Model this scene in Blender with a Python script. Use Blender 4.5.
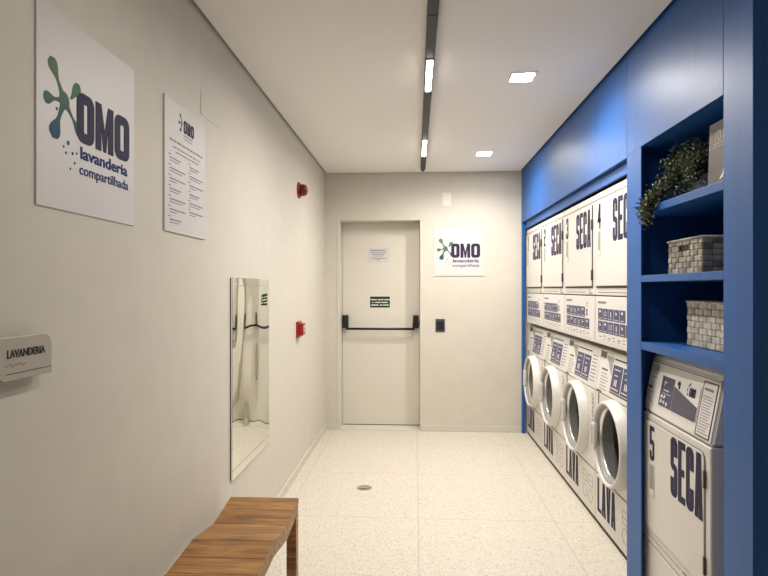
import bpy, bmesh, math, random
from mathutils import Matrix, Vector
PI = math.pi
random.seed(7)
S = bpy.context.scene
C = S.collection
for o in list(bpy.data.objects):
    bpy.data.objects.remove(o)

# ------------------------------------------------------------ camera, world, exposure
FOC, VPX, CAM_H = 560.0, 415.3, 1.417
cam_data = bpy.data.cameras.new('camera')
cam = bpy.data.objects.new('camera', cam_data)
C.objects.link(cam)
cam_data.sensor_fit = 'HORIZONTAL'
cam_data.sensor_width = 36.0
cam_data.lens = 36.0 * FOC / 768
cam_data.shift_y = 0.7 / 768
cam_data.clip_start = 0.02
cam.location = (0, 0, CAM_H)
cam.rotation_euler = (PI / 2, 0, math.atan((VPX - 384) / FOC))
S.camera = cam
w = bpy.data.worlds.new('world')
S.world = w
w.use_nodes = True
w.node_tree.nodes['Background'].inputs[0].default_value = (1, 0.93, 0.84, 1)
w.node_tree.nodes['Background'].inputs[1].default_value = 0.1
S.view_settings.view_transform = 'Standard'
S.view_settings.look = 'None'
S.view_settings.gamma = 1
S.view_settings.exposure = 0.0
LAMP = (1.0, 0.945, 0.875)
TUBE_W, SPOT_W, NEAR_W = 14.0, 10.5, 6.0

# room constants: X to the right, Y down the room, Z up
XL, XR, YB, ZC = -0.905, 1.045, 5.588, 2.575
XM = 1.09             # front of the stacked machines
XW, YN = 1.86, -1.5   # right wall behind the joinery, wall behind the camera


# ------------------------------------------------------------ materials
def new_mat(name):
    m = bpy.data.materials.new(name)
    m.use_nodes = True
    return m, m.node_tree, m.node_tree.nodes['Principled BSDF']


def mat(name, col, rough=0.5, metal=0.0, noise=0.0, nscale=30.0, bump=0.0, bscale=200.0, spec=0.5, stretch=(1, 1, 1)):
    m, t, b = new_mat(name)
    b.inputs['Base Color'].default_value = (*col, 1)
    b.inputs['Roughness'].default_value = rough
    b.inputs['Metallic'].default_value = metal
    b.inputs['Specular IOR Level'].default_value = spec
    if noise or bump:
        tc = t.nodes.new('ShaderNodeTexCoord')
        mp = t.nodes.new('ShaderNodeMapping')
        mp.inputs['Scale'].default_value = stretch
        t.links.new(tc.outputs['Object'], mp.inputs['Vector'])
    if noise:
        n = t.nodes.new('ShaderNodeTexNoise')
        n.inputs['Scale'].default_value = nscale
        n.inputs['Detail'].default_value = 5
        t.links.new(mp.outputs[0], n.inputs['Vector'])
        r = t.nodes.new('ShaderNodeValToRGB')
        r.color_ramp.elements[0].position = 0.3
        r.color_ramp.elements[1].position = 0.7
        r.color_ramp.elements[0].color = (*[c * (1 - noise) for c in col], 1)
        r.color_ramp.elements[1].color = (*[min(1, c * (1 + noise)) for c in col], 1)
        t.links.new(n.outputs['Fac'], r.inputs['Fac'])
        t.links.new(r.outputs['Color'], b.inputs['Base Color'])
    if bump:
        n2 = t.nodes.new('ShaderNodeTexNoise')
        n2.inputs['Scale'].default_value = bscale
        n2.inputs['Detail'].default_value = 3
        t.links.new(mp.outputs[0], n2.inputs['Vector'])
        bp = t.nodes.new('ShaderNodeBump')
        bp.inputs['Strength'].default_value = bump
        bp.inputs['Distance'].default_value = 0.002
        t.links.new(n2.outputs['Fac'], bp.inputs['Height'])
        t.links.new(bp.outputs['Normal'], b.inputs['Normal'])
    return m


def emit_mat(name, col, strength):
    m, t, b = new_mat(name)
    b.inputs['Base Color'].default_value = (0.8, 0.8, 0.8, 1)
    b.inputs['Emission Color'].default_value = (*col, 1)
    b.inputs['Emission Strength'].default_value = strength
    return m


def floor_mat():
    m, t, b = new_mat('terrazzo')
    tc = t.nodes.new('ShaderNodeTexCoord')
    P = tc.outputs['Object']

    def chips(scale, lo, hi):
        v = t.nodes.new('ShaderNodeTexVoronoi')
        v.inputs['Scale'].default_value = scale
        t.links.new(P, v.inputs['Vector'])
        bw = t.nodes.new('ShaderNodeSeparateColor')
        t.links.new(v.outputs['Color'], bw.inputs[0])
        r = t.nodes.new('ShaderNodeValToRGB')
        r.color_ramp.interpolation = 'CONSTANT'
        r.color_ramp.elements[0].color = (0, 0, 0, 1)
        r.color_ramp.elements[1].position = lo
        r.color_ramp.elements[1].color = (1, 1, 1, 1)
        t.links.new(bw.outputs[0], r.inputs['Fac'])
        d = t.nodes.new('ShaderNodeMath')
        d.operation = 'LESS_THAN'
        d.inputs[1].default_value = hi
        t.links.new(v.outputs['Distance'], d.inputs[0])
        mu = t.nodes.new('ShaderNodeMath')
        mu.operation = 'MULTIPLY'
        t.links.new(r.outputs['Color'], mu.inputs[0])
        t.links.new(d.outputs[0], mu.inputs[1])
        return mu.outputs[0]

    base = t.nodes.new('ShaderNodeRGB')
    base.outputs[0].default_value = (0.69, 0.635, 0.54, 1)
    cur = base.outputs[0]
    for scale, lo, hi, col in ((130, 0.60, 0.42, (0.54, 0.49, 0.40, 1)), (150, 0.55, 0.45, (0.80, 0.76, 0.68, 1)), (90, 0.86, 0.38, (0.48, 0.38, 0.26, 1))):
        mx = t.nodes.new('ShaderNodeMix')
        mx.data_type = 'RGBA'
        t.links.new(chips(scale, lo, hi), mx.inputs[0])
        t.links.new(cur, mx.inputs[6])
        mx.inputs[7].default_value = col
        cur = mx.outputs[2]
    # joints of the 0.83 m slabs
    sep = t.nodes.new('ShaderNodeSeparateXYZ')
    t.links.new(P, sep.inputs[0])
    acc = None
    for ax, off in ((0, 0.018), (1, 4.29)):
        a = t.nodes.new('ShaderNodeMath'); a.operation = 'SUBTRACT'; a.inputs[1].default_value = off - 0.415
        t.links.new(sep.outputs[ax], a.inputs[0])
        f = t.nodes.new('ShaderNodeMath'); f.operation = 'FLOORED_MODULO'; f.inputs[1].default_value = 0.83
        t.links.new(a.outputs[0], f.inputs[0])
        s = t.nodes.new('ShaderNodeMath'); s.operation = 'SUBTRACT'; s.inputs[1].default_value = 0.415
        t.links.new(f.outputs[0], s.inputs[0])
        ab = t.nodes.new('ShaderNodeMath'); ab.operation = 'ABSOLUTE'
        t.links.new(s.outputs[0], ab.inputs[0])
        lt = t.nodes.new('ShaderNodeMath'); lt.operation = 'LESS_THAN'; lt.inputs[1].default_value = 0.0022
        t.links.new(ab.outputs[0], lt.inputs[0])
        if acc is None:
            acc = lt.outputs[0]
        else:
            mxx = t.nodes.new('ShaderNodeMath'); mxx.operation = 'MAXIMUM'
            t.links.new(acc, mxx.inputs[0]); t.links.new(lt.outputs[0], mxx.inputs[1])
            acc = mxx.outputs[0]
    mx = t.nodes.new('ShaderNodeMix')
    mx.data_type = 'RGBA'
    t.links.new(acc, mx.inputs[0])
    t.links.new(cur, mx.inputs[6])
    mx.inputs[7].default_value = (0.50, 0.45, 0.36, 1)
    t.links.new(mx.outputs[2], b.inputs['Base Color'])
    b.inputs['Roughness'].default_value = 0.42
    b.inputs['Specular IOR Level'].default_value = 0.35
    return m


def wood_mat(name='teak', seed=0.0):
    m, t, b = new_mat(name)
    tc = t.nodes.new('ShaderNodeTexCoord')
    mp = t.nodes.new('ShaderNodeMapping')
    mp.inputs['Scale'].default_value = (1.6, 16, 16)
    mp.inputs['Location'].default_value = (seed, seed * 3.1, 0)
    t.links.new(tc.outputs['Object'], mp.inputs['Vector'])
    n = t.nodes.new('ShaderNodeTexNoise')
    n.inputs['Scale'].default_value = 2.2
    n.inputs['Detail'].default_value = 8
    n.inputs['Distortion'].default_value = 0.9
    t.links.new(mp.outputs[0], n.inputs['Vector'])
    r = t.nodes.new('ShaderNodeValToRGB')
    e = r.color_ramp.elements
    e[0].position, e[0].color = 0.28, (0.12, 0.055, 0.015, 1)
    e[1].position, e[1].color = 0.75, (0.50, 0.26, 0.08, 1)
    k = e.new(0.5); k.color = (0.29, 0.132, 0.034, 1)
    t.links.new(n.outputs['Fac'], r.inputs['Fac'])
    t.links.new(r.outputs['Color'], b.inputs['Base Color'])
    b.inputs['Roughness'].default_value = 0.42
    return m


def splash_mat():
    m, t, b = new_mat('splash_print')
    tc = t.nodes.new('ShaderNodeTexCoord')
    sep = t.nodes.new('ShaderNodeSeparateXYZ')
    t.links.new(tc.outputs['Generated'], sep.inputs[0])
    r = t.nodes.new('ShaderNodeValToRGB')
    e = r.color_ramp.elements
    e[0].position, e[0].color = 0.15, (0.018, 0.045, 0.17, 1)
    e[1].position, e[1].color = 0.85, (0.13, 0.20, 0.10, 1)
    k = e.new(0.45); k.color = (0.05, 0.12, 0.14, 1)
    t.links.new(sep.outputs[2], r.inputs['Fac'])
    t.links.new(r.outputs['Color'], b.inputs['Base Color'])
    b.inputs['Roughness'].default_value = 0.6
    b.inputs['Specular IOR Level'].default_value = 0.15
    return m


def leaf_mat():
    m, t, b = new_mat('leaf_green')
    tc = t.nodes.new('ShaderNodeTexCoord')
    n = t.nodes.new('ShaderNodeTexNoise')
    n.inputs['Scale'].default_value = 60
    t.links.new(tc.outputs['Object'], n.inputs['Vector'])
    r = t.nodes.new('ShaderNodeValToRGB')
    e = r.color_ramp.elements
    e[0].position, e[0].color = 0.35, (0.025, 0.05, 0.015, 1)
    e[1].position, e[1].color = 0.7, (0.17, 0.20, 0.105, 1)
    t.links.new(n.outputs['Fac'], r.inputs['Fac'])
    t.links.new(r.outputs['Color'], b.inputs['Base Color'])
    b.inputs['Roughness'].default_value = 0.5
    return m


def mirror_mat():
    m, t, b = new_mat('wavy_mirror')
    b.inputs['Base Color'].default_value = (0.80, 0.81, 0.76, 1)
    b.inputs['Metallic'].default_value = 1
    b.inputs['Roughness'].default_value = 0.015
    tc = t.nodes.new('ShaderNodeTexCoord')
    mp = t.nodes.new('ShaderNodeMapping')
    mp.inputs['Scale'].default_value = (1.0, 1.0, 0.55)
    t.links.new(tc.outputs['Object'], mp.inputs['Vector'])
    n = t.nodes.new('ShaderNodeTexNoise')
    n.inputs['Scale'].default_value = 4.5
    n.inputs['Detail'].default_value = 0
    t.links.new(mp.outputs[0], n.inputs['Vector'])
    bp = t.nodes.new('ShaderNodeBump')
    bp.inputs['Strength'].default_value = 1.0
    bp.inputs['Distance'].default_value = 0.012
    t.links.new(n.outputs['Fac'], bp.inputs['Height'])
    t.links.new(bp.outputs['Normal'], b.inputs['Normal'])
    return m


M = dict(
    wall=mat('wall_paint', (0.66, 0.62, 0.54), 0.6, noise=0.02, nscale=8, bump=0.25, bscale=350, spec=0.3),
    ceiling=mat('ceiling_paint', (0.87, 0.845, 0.815), 0.9, spec=0.2),
    shadow=mat('shadow_gap', (0.25, 0.23, 0.2), 0.8),
    floor=floor_mat(),
    base=mat('baseboard_paint', (0.66, 0.63, 0.55), 0.45),
    blue=mat('blue_lacquer', (0.006, 0.087, 0.325), 0.46, noise=0.08, nscale=14, bump=0.3, bscale=30, stretch=(1, 1, 0.12), spec=0.6),
    white=mat('white_enamel', (0.66, 0.635, 0.595), 0.32),
    white2=mat('white_plastic', (0.72, 0.70, 0.66), 0.3),
    beige=mat('beige_plastic', (0.60, 0.57, 0.50), 0.4),
    seam=mat('dark_seam', (0.035, 0.032, 0.032), 0.6),
    grey=mat('grey_plastic', (0.30, 0.30, 0.30), 0.35),
    dgrey=mat('dark_grey_plastic', (0.06, 0.06, 0.065), 0.4),
    navy=mat('navy_print', (0.031, 0.027, 0.068), 0.6, spec=0.15),
    navy2=mat('navy_sticker', (0.045, 0.047, 0.125), 0.4),
    ink=mat('grey_ink', (0.20, 0.18, 0.20), 0.5),
    paper=mat('sticker_paper', (0.70, 0.675, 0.67), 0.4),
    sign=mat('sign_white', (0.66, 0.63, 0.615), 0.45),
    lblue=mat('sign_blue', (0.012, 0.035, 0.17), 0.6, spec=0.15),
    chrome=mat('brushed_metal', (0.72, 0.71, 0.68), 0.22, metal=1.0),
    black=mat('black_metal', (0.012, 0.012, 0.014), 0.4),
    track=mat('track_black', (0.016, 0.016, 0.018), 0.5),
    doorp=mat('door_paint', (0.72, 0.68, 0.60), 0.5),
    frame=mat('door_frame_paint', (0.68, 0.65, 0.56), 0.5),
    red=mat('red_plastic', (0.36, 0.008, 0.016), 0.3),
    dred=mat('red_lens', (0.12, 0.006, 0.01), 0.15),
    green=mat('sign_green', (0.006, 0.035, 0.022), 0.4),
    plate=mat('cover_plate', (0.78, 0.76, 0.70), 0.4),
    sgrey=mat('sign_grey', (0.45, 0.41, 0.345), 0.4),
    wood=wood_mat('teak', 0.0), wood2=wood_mat('teak_light', 5.3),
    leaf=leaf_mat(),
    pot=mat('white_ceramic', (0.75, 0.73, 0.68), 0.3),
    soil=mat('soil', (0.03, 0.022, 0.015), 0.9),
    wicker=mat('grey_wicker', (0.32, 0.29, 0.235), 0.6, noise=0.3, nscale=40),
    wicker2=mat('cream_wicker', (0.66, 0.61, 0.51), 0.6, noise=0.25, nscale=40),
    wickerd=mat('dark_wicker', (0.19, 0.165, 0.13), 0.6, noise=0.3, nscale=40),
    wicker2d=mat('tan_wicker', (0.50, 0.45, 0.36), 0.6, noise=0.25, nscale=40),
    cover=mat('taupe_cover', (0.10, 0.085, 0.067), 0.55, noise=0.15, nscale=25),
    cover2=mat('cover_edge', (0.27, 0.235, 0.19), 0.5),
    mirror=mirror_mat(), splash=splash_mat(), splash_green=mat('splash_green_print', (0.085, 0.19, 0.13), 0.6, spec=0.15),
    tube=emit_mat('tube_light', LAMP, 14.0), spot=emit_mat('spot_light', LAMP, 210.0),
    screen=mat('panel_grey_blue', (0.065, 0.065, 0.11), 0.35),
)
gm, gt, gb = new_mat('door_glass')
gb.inputs['Base Color'].default_value = (0.012, 0.013, 0.012, 1)
gb.inputs['Roughness'].default_value = 0.04
gb.inputs['Specular IOR Level'].default_value = 0.10
M['glass'] = gm


# ------------------------------------------------------------ mesh builder
class MB:
    def __init__(self):
        self.bm = bmesh.new()
        self.mi = 0
        self.mats = []

    def use(self, key):
        m = M[key]
        if m not in self.mats:
            self.mats.append(m)
        self.mi = self.mats.index(m)
        return self

    def _mark(self, n0, smooth=False):
        self.bm.faces.ensure_lookup_table()
        for f in self.bm.faces[n0:]:
            f.material_index = self.mi
            f.smooth = smooth

    def _merge(self, tmp, smooth=False):
        me = bpy.data.meshes.new('tmp')
        for f in tmp.faces:
            f.material_index = self.mi
            f.smooth = smooth
        tmp.to_mesh(me)
        tmp.free()
        self.bm.from_mesh(me)
        bpy.data.meshes.remove(me)

    def box(self, x0, x1, y0, y1, z0, z1, bev=0.0, seg=2, smooth=False, mx=None):
        t = bmesh.new()
        bmesh.ops.create_cube(t, size=1)
        for v in t.verts:
            v.co = Vector((x0 + (v.co.x + .5) * (x1 - x0), y0 + (v.co.y + .5) * (y1 - y0), z0 + (v.co.z + .5) * (z1 - z0)))
        if bev:
            bmesh.ops.bevel(t, geom=list(t.edges), offset=bev, segments=seg, affect='EDGES', profile=0.5)
        if mx:
            t.transform(mx)
        self._merge(t, smooth)
        return self

    def prism(self, pts, y0, y1, mx=None, bev=0.0):
        """pts in (x, z), extruded along y"""
        t = bmesh.new()
        a = [t.verts.new((p[0], y0, p[1])) for p in pts]
        b = [t.verts.new((p[0], y1, p[1])) for p in pts]
        t.faces.new(a)
        t.faces.new(b[::-1])
        n = len(pts)
        for i in range(n):
            t.faces.new((a[i], b[i], b[(i + 1) % n], a[(i + 1) % n]))
        bmesh.ops.recalc_face_normals(t, faces=t.faces)
        if bev:
            es = [e for e in t.edges if abs(e.verts[0].co.y - y0) < 1e-6 and abs(e.verts[1].co.y - y0) < 1e-6]
            bmesh.ops.bevel(t, geom=es, offset=bev, segments=2, affect='EDGES', profile=0.5)
        if mx:
            t.transform(mx)
        self._merge(t)
        return self

    def lathe(self, prof, cx=0, cz=0, n=48, axis='y', cy=0, smooth=True, sx=1.0, caps=True):
        t = bmesh.new()
        rings = []
        for r, h in prof:
            ring = []
            for i in range(n):
                a = 2 * PI * i / n
                p, q = r * math.cos(a), r * math.sin(a)
                if axis == 'y':
                    co = (cx + p * sx, cy + h, cz + q)
                elif axis == 'z':
                    co = (cx + p, cy + q, cz + h)
                else:
                    co = (cx + h, cy + p, cz + q)
                ring.append(t.verts.new(co))
            rings.append(ring)
        for k in range(len(rings) - 1):
            for i in range(n):
                j = (i + 1) % n
                t.faces.new((rings[k][i], rings[k][j], rings[k + 1][j], rings[k + 1][i]))
        for ring in (rings[0], rings[-1]) if caps else ():
            t.faces.new(ring)
        bmesh.ops.recalc_face_normals(t, faces=t.faces)
        self._merge(t, smooth)
        return self

    def tube(self, pts, r, n=8):
        t = bmesh.new()
        pts = [Vector(p) for p in pts]
        rings = []
        for i, p in enumerate(pts):
            d = (pts[min(i + 1, len(pts) - 1)] - pts[max(i - 1, 0)]).normalized()
            u = d.cross(Vector((0, 0, 1)))
            if u.length < 0.05:
                u = d.cross(Vector((1, 0, 0)))
            u.normalize()
            v = d.cross(u)
            rings.append([t.verts.new(p + r * (math.cos(2 * PI * k / n) * u + math.sin(2 * PI * k / n) * v)) for k in range(n)])
        for a, b in zip(rings, rings[1:]):
            for k in range(n):
                t.faces.new((a[k], a[(k + 1) % n], b[(k + 1) % n], b[k]))
        t.faces.new(rings[0])
        t.faces.new(rings[-1])
        bmesh.ops.recalc_face_normals(t, faces=t.faces)
        self._merge(t, True)
        return self

    def text(self, s, x0, x1, z0, z1, y=-0.001, th=0.0008, bold=0.0, mx=None):
        """built-in font, its ink box stretched to x0..x1, z0..z1"""
        cu = bpy.data.curves.new('t', 'FONT')
        cu.body = s
        cu.size = 1
        cu.offset = bold
        cu.extrude = 0.0
        cu.resolution_u = 3
        ob = bpy.data.objects.new('t', cu)
        C.objects.link(ob)
        dg = bpy.context.evaluated_depsgraph_get()
        dg.update()
        me = bpy.data.meshes.new_from_object(ob.evaluated_get(dg))
        bpy.data.objects.remove(ob)
        bpy.data.curves.remove(cu)
        t = bmesh.new()
        t.from_mesh(me)
        bpy.data.meshes.remove(me)
        xs = [v.co.x for v in t.verts]
        ys = [v.co.y for v in t.verts]
        ax, bx, ay, by = min(xs), max(xs), min(ys), max(ys)
        for v in t.verts:
            v.co = Vector((x0 + (v.co.x - ax) / (bx - ax) * (x1 - x0), y, z0 + (v.co.y - ay) / (by - ay) * (z1 - z0)))
        r = bmesh.ops.extrude_face_region(t, geom=list(t.faces))
        for e in r['geom']:
            if isinstance(e, bmesh.types.BMVert):
                e.co.y -= th
        bmesh.ops.recalc_face_normals(t, faces=t.faces)
        if mx:
            t.transform(mx)
        self._merge(t)
        return self

    def build(self, name, parent=None, label=None, mx=None):
        me = bpy.data.meshes.new(name)
        if mx:
            self.bm.transform(mx)
        self.bm.normal_update()
        self.bm.to_mesh(me)
        self.bm.free()
        for m in self.mats:
            me.materials.append(m)
        o = bpy.data.objects.new(name, me)
        C.objects.link(o)
        if parent:
            o.parent = parent
        if label:
            o['label'] = label
        return o


def mb(key):
    return MB().use(key)


def thing(name, label, cat, loc=(0, 0, 0), rz=0.0, group=None):
    o = bpy.data.objects.new(name, None)
    o.empty_display_size = 0.1
    C.objects.link(o)
    o.location = loc
    o.rotation_euler = (0, 0, rz)
    o['label'] = label
    o['category'] = cat
    if group:
        o['group'] = group
    return o


def tag(o, label, cat, group=None):
    o['label'] = label
    o['category'] = cat
    if group:
        o['group'] = group
    return o


def structure(o, label=None, cat=None):
    o['kind'] = 'structure'
    if label:
        o['label'] = label
        o['category'] = cat
    return o


def dup(root, loc, label, skip=()):
    r = root.copy()
    C.objects.link(r)
    r.location = loc
    r['label'] = label
    for ch in list(root.children):
        if ch.name.split('.')[0] in skip:
            continue
        c = ch.copy()
        C.objects.link(c)
        c.parent = r
        for g in list(ch.children):
            d = g.copy()
            C.objects.link(d)
            d.parent = c
    return r


# ------------------------------------------------------------ condensed block letters
def rr_ring(x0, z0, x1, z1, r, tx, tz, n=5):
    """quads of a rounded rectangle ring as lists of 4 points"""
    def path(ax, az, bx, bz, rad):
        rad = max(rad, 1e-4)
        rz = rad * (z1 - z0) / max(x1 - x0, 1e-6) * 0.0 + rad
        out = []
        for cxx, czz, a0 in ((bx - rad, bz - rz, 0), (ax + rad, bz - rz, 90), (ax + rad, az + rz, 180), (bx - rad, az + rz, 270)):
            for k in range(n + 1):
                a = math.radians(a0 + 90 * k / n)
                out.append((cxx + rad * math.cos(a), czz + rz * math.sin(a)))
        return out
    o = path(x0, z0, x1, z1, r)
    i = path(x0 + tx, z0 + tz, x1 - tx, z1 - tz, r - min(tx, tz) * 0.8)
    m = len(o)
    return [[o[k], o[(k + 1) % m], i[(k + 1) % m], i[k]] for k in range(m)]


def clip(quads, gx0, gx1, gz0, gz1):
    """drop the part of ring quads in the gap; long straight quads are trimmed"""
    out = []
    for q in quads:
        xs = [p[0] for p in q]
        mxx = sum(xs) / 4
        if not (gx0 <= mxx <= gx1):
            out.append(q)
            continue
        lo, hi = min(p[1] for p in q), max(p[1] for p in q)
        if hi <= gz0 or lo >= gz1:
            out.append(q)
            continue
        if lo < gz0:
            out.append([(p[0], min(p[1], gz0)) for p in q])
        if hi > gz1:
            out.append([(p[0], max(p[1], gz1)) for p in q])
    return out


def glyph(ch, x, z, w, h, t, tz):
    """polygons of a tall condensed letter; t = stroke across, tz = stroke up"""
    def R(a, b, c, d):
        return [(x + a, z + b), (x + c, z + b), (x + c, z + d), (x + a, z + d)]
    r = min(w * 0.42, h * .2)
    q = h / 2 + tz / 2
    ring = lambda z0, z1: rr_ring(x, z + z0, x + w, z + z1, min(r, (z1 - z0) * .45), t, tz)
    if ch == 'O':
        return ring(0, h)
    if ch == 'S':
        return clip(ring(h - q, h), x + w * .55, x + w * 2, z + h - q, z + h * .68) + clip(ring(0, q), x - w, x + w * .45, z + h * .32, z + q)
    if ch == 'C':
        return clip(ring(0, h), x + w * .55, x + w * 2, z + h * .36, z + h * .64)
    if ch == '3':
        return clip(ring(h - q, h), x - w, x + w * .45, z + h - q, z + h * .72) + clip(ring(0, q), x - w, x + w * .45, z + h * .28, z + q)
    if ch == '2':
        return clip(ring(h - q, h), x - w, x + w * .45, z + h - q, z + h * .72) + [R(0, 0, w, tz), R(0, 0, t, q - tz * .5), R(0, q - tz, w * .8, q)]
    if ch == '5':
        return [R(0, h - tz, w, h), R(0, h * .5, t, h)] + clip(ring(0, q + tz * .4), x - w, x + w * .45, z + h * .28, z + h * .45)
    if ch == '4':
        return [R(w - t * 1.4, 0, w - t * .4, h), R(0, h * .26, w, h * .26 + tz), [(x, z + h * .26), (x + t, z + h * .26), (x + w - t * .6, z + h), (x + w - t * 1.6, z + h)]]
    if ch == '1':
        return [R(w * .5, 0, w * .5 + t, h), [(x + w * .12, z + h * .84), (x + w * .5, z + h * .84), (x + w * .5, z + h)]]
    if ch == 'E':
        return [R(0, 0, t, h), R(0, 0, w, tz), R(0, h / 2 - tz / 2, w * .88, h / 2 + tz / 2), R(0, h - tz, w, h)]
    if ch == 'L':
        return [R(0, 0, t, h), R(0, 0, w, tz)]
    if ch in 'AV':
        k, f = w / 2, t * .62
        P = [[(0, 0), (t, 0), (t + (k - t) * .2 * 1.02, h * .2), (w - t - (k - t) * .2 * 1.02, h * .2), (w - t, 0), (w, 0), (k + f, h), (k - f, h)]]
        zc = h * .2 + tz
        q = (zc / h)
        il, ir = t + (k - t) * q * 1.02, w - t - (k - t) * q * 1.02
        P = [[(0, 0), (t, 0), (t + (k - t) * .2, h * .2), (t + (k - t) * q, zc), (k, h * .86), (k, h), (k - f, h)],
             [(w, 0), (k + f, h), (k, h), (k, h * .86), (w - t - (k - t) * q, zc), (w - t - (k - t) * .2, h * .2), (w - t, 0)],
             [(t + (k - t) * .2, h * .2), (w - t - (k - t) * .2, h * .2), (w - t - (k - t) * q, zc), (t + (k - t) * q, zc)]]
        if ch == 'V':
            P = [[(a, h - b) for a, b in p] for p in P[:2]]
        return [[(x + a, z + b) for a, b in p] for p in P]
    if ch == 'M':
        p = [(0, 0), (t, 0), (t, h * .55), (w / 2 - t * .25, 0), (w / 2 + t * .25, 0), (w - t, h * .55), (w - t, 0), (w, 0), (w, h), (w - t, h), (w / 2, h * .42), (t, h), (0, h)]
        return [[(x + a, z + b) for a, b in p]]


def word(b, s, x0, x1, z0, z1, gap, t, tz, y=0.0, th=0.0012, mx=None):
    n = len(s)
    lw = (x1 - x0 - gap * (n - 1)) / n
    for k, ch in enumerate(s):
        for i, p in enumerate(glyph(ch, x0 + k * (lw + gap), z0, lw, z1 - z0, t, tz)):
            b.prism(p, y - th - i % 7 * 3e-5, y + 0.0004, mx=mx)


def bars(b, rows, y, th=0.0008, mx=None):
    """rows of illegible small print: (x0, x1, z, height)"""
    for x0, x1, z, h in rows:
        b.prism([(x0, z), (x1, z), (x1, z + h), (x0, z + h)], y - th, y + 0.0003, mx=mx)


# ------------------------------------------------------------ room shell
structure(mb('floor').box(XL - .1, XW + .1, YN - .1, YB + .5, -.08, 0).build('floor'), 'cream terrazzo floor in large slabs', 'floor')
b = mb('ceiling').box(XL + .016, XR - .014, YN, YB - .014, ZC, ZC + .09)
b.box(XR - .014, XW, YN, 1.7, ZC, ZC + .09)
b.use('shadow').box(XL, XW, YN, YB, ZC + .06, ZC + .1)
structure(b.build('ceiling'), 'smooth off white plaster ceiling with shadow gap', 'ceiling')
structure(mb('wall').box(XL - .1, XL, YN, YB + .5, 0, ZC + .1).build('wall_left'), 'long warm grey painted wall on the left', 'wall')
DX0, DX1, DZ1, DD = -0.785, 0.060, 2.112, 0.20   # door opening
b = mb('wall').box(XL, DX0, YB, YB + .30, 0, ZC + .1)
b.box(DX1, XW + .1, YB, YB + .30, 0, ZC + .1)
b.box(DX0, DX1, YB, YB + .30, DZ1, ZC + .1)
structure(b.build('wall_back'), 'grey end wall around the exit door', 'wall')
structure(mb('wall').box(XW, XW + .1, YN, YB, 0, ZC + .1).build('wall_right'), 'painted wall behind the blue joinery', 'wall')
structure(mb('wall').box(XL - .1, XW + .1, YN - .1, YN, 0, ZC + .1).build('wall_near'), 'painted wall behind the viewpoint', 'wall')
structure(mb('base').box(XL, XL + .012, YN, YB - .012, 0, .06, .003).build('baseboard_left'), 'low pale baseboard along left wall', 'baseboard')
b = mb('base').box(XL, DX0 - .0, YB - .012, YB, 0, .062, .003)
b.box(DX1, XR, YB - .012, YB, 0, .062, .003)
structure(b.build('baseboard_back'), 'low pale baseboard along end wall', 'baseboard')

# exit door: recessed frame, leaf, panic bar
door = thing('door_1', 'cream metal exit door with black push bar in end wall', 'door', (0, YB, 0))
door['kind'] = 'structure'
b = mb('frame')
fy0 = -0.006
b.box(DX0, DX0 + .028, fy0, DD + .04, 0, DZ1, .003)
b.box(DX1 - .012, DX1, fy0, DD + .04, 0, DZ1, .003)
b.box(DX0 + .028, DX1 - .012, fy0, DD + .04, DZ1 - .012, DZ1, .003)
b.build('door_frame', door)
b = mb('doorp').box(DX0 + .030, DX1 - .014, DD, DD + .04, .012, DZ1 - .014, .003)
b.use('seam').box(DX0 + .028, DX1 - .012, DD + .006, DD + .04, .001, .011)
leaf = b.build('door_leaf', door)
bar = mb('black').tube([(-.685, DD - .075, 1.006), (-.01, DD - .075, 1.006)], .0125, 12)
bar.build('push_bar', door)
for sx, nm in ((-.72, 'bar_bracket'), (.005, 'bar_bracket')):
    q = mb('black').box(sx - .030, sx + .030, DD - .055, DD - .001, 1.01, 1.145, .008)
    inner = sx + .022 if sx < -.3 else sx - .022
    q.box(min(inner, inner) - .012, inner + .012, DD - .088, DD - .05, .994, 1.075, .004)
    q.build(nm, door)
for sx in (-.757, .038):
    mb('chrome').lathe([(.012, 0), (.012, -.03), (.004, -.034)], sx, 1.075, 16, cy=DD).build('keyhole', door)
mb('frame').box(DX0, DX1, -.0, DD, 0, .006).build('threshold', door)

# ------------------------------------------------------------ blue joinery around the machines
sur = thing('machine_surround', 'glossy blue panelled surround framing the stacked machines', 'cabinet', (0, 0, 0))
YD0, YD1 = 2.660, 2.834      # upright between stacks and shelving
b = mb('blue').box(XR, XR + .022, YD1 + .0015, YB - .002, 2.065, ZC + .05, .0015)
b.build('fascia_panel', sur)
mb('blue').box(1.0755, 1.093, YD1 + .0015, YB - .002, 2.004, 2.16, .0015).build('header_rail', sur)
mb('blue').box(XR, XR + .03, 5.548, YB - .002, .0, 2.064, .0015).build('end_post', sur)
mb('blue').box(1.10, XW - .002, 2.85, YB - .002, 2.40, 2.42).build('top_board', sur)

shel = thing('shelving_unit', 'blue open shelving tower with three shelves over dryer 5', 'shelving', (0, 0, 0))
YS0, YS1, YE = 1.964, 2.659, 1.797
b = mb('blue').box(XR, XR + .007, YD0, YD1, 0, 2.0765, .0012)
b.build('upright_panel', shel)
mb('blue').box(XR, XR + .03, YS0 + .0015, YD1, 2.0765, ZC + .05, .0015).build('top_panel', shel)
mb('blue').box(XR + .0185, XW - .002, 2.758, 2.774, 0, ZC + .05, 0).build('side_panel', shel)
b = mb('blue').box(XR, XR + .03, YE, YS0, 0, ZC + .05, .0015)
b.box(XR + .03, XW - .002, YE, YE + .03, 0, ZC + .05)
b.box(XR + .03, XW - .002, YS0 - .02, YS0, 0, ZC + .05)
b.build('end_pillar', shel)
mb('blue').box(1.60, 1.618, YS0, 2.758, 1.135, ZC + .02).build('back_panel', shel)
mb('blue').box(XR + .031, 1.60, YS0, 2.758, 2.0775, 2.10).build('niche_ceiling', shel)
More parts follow.
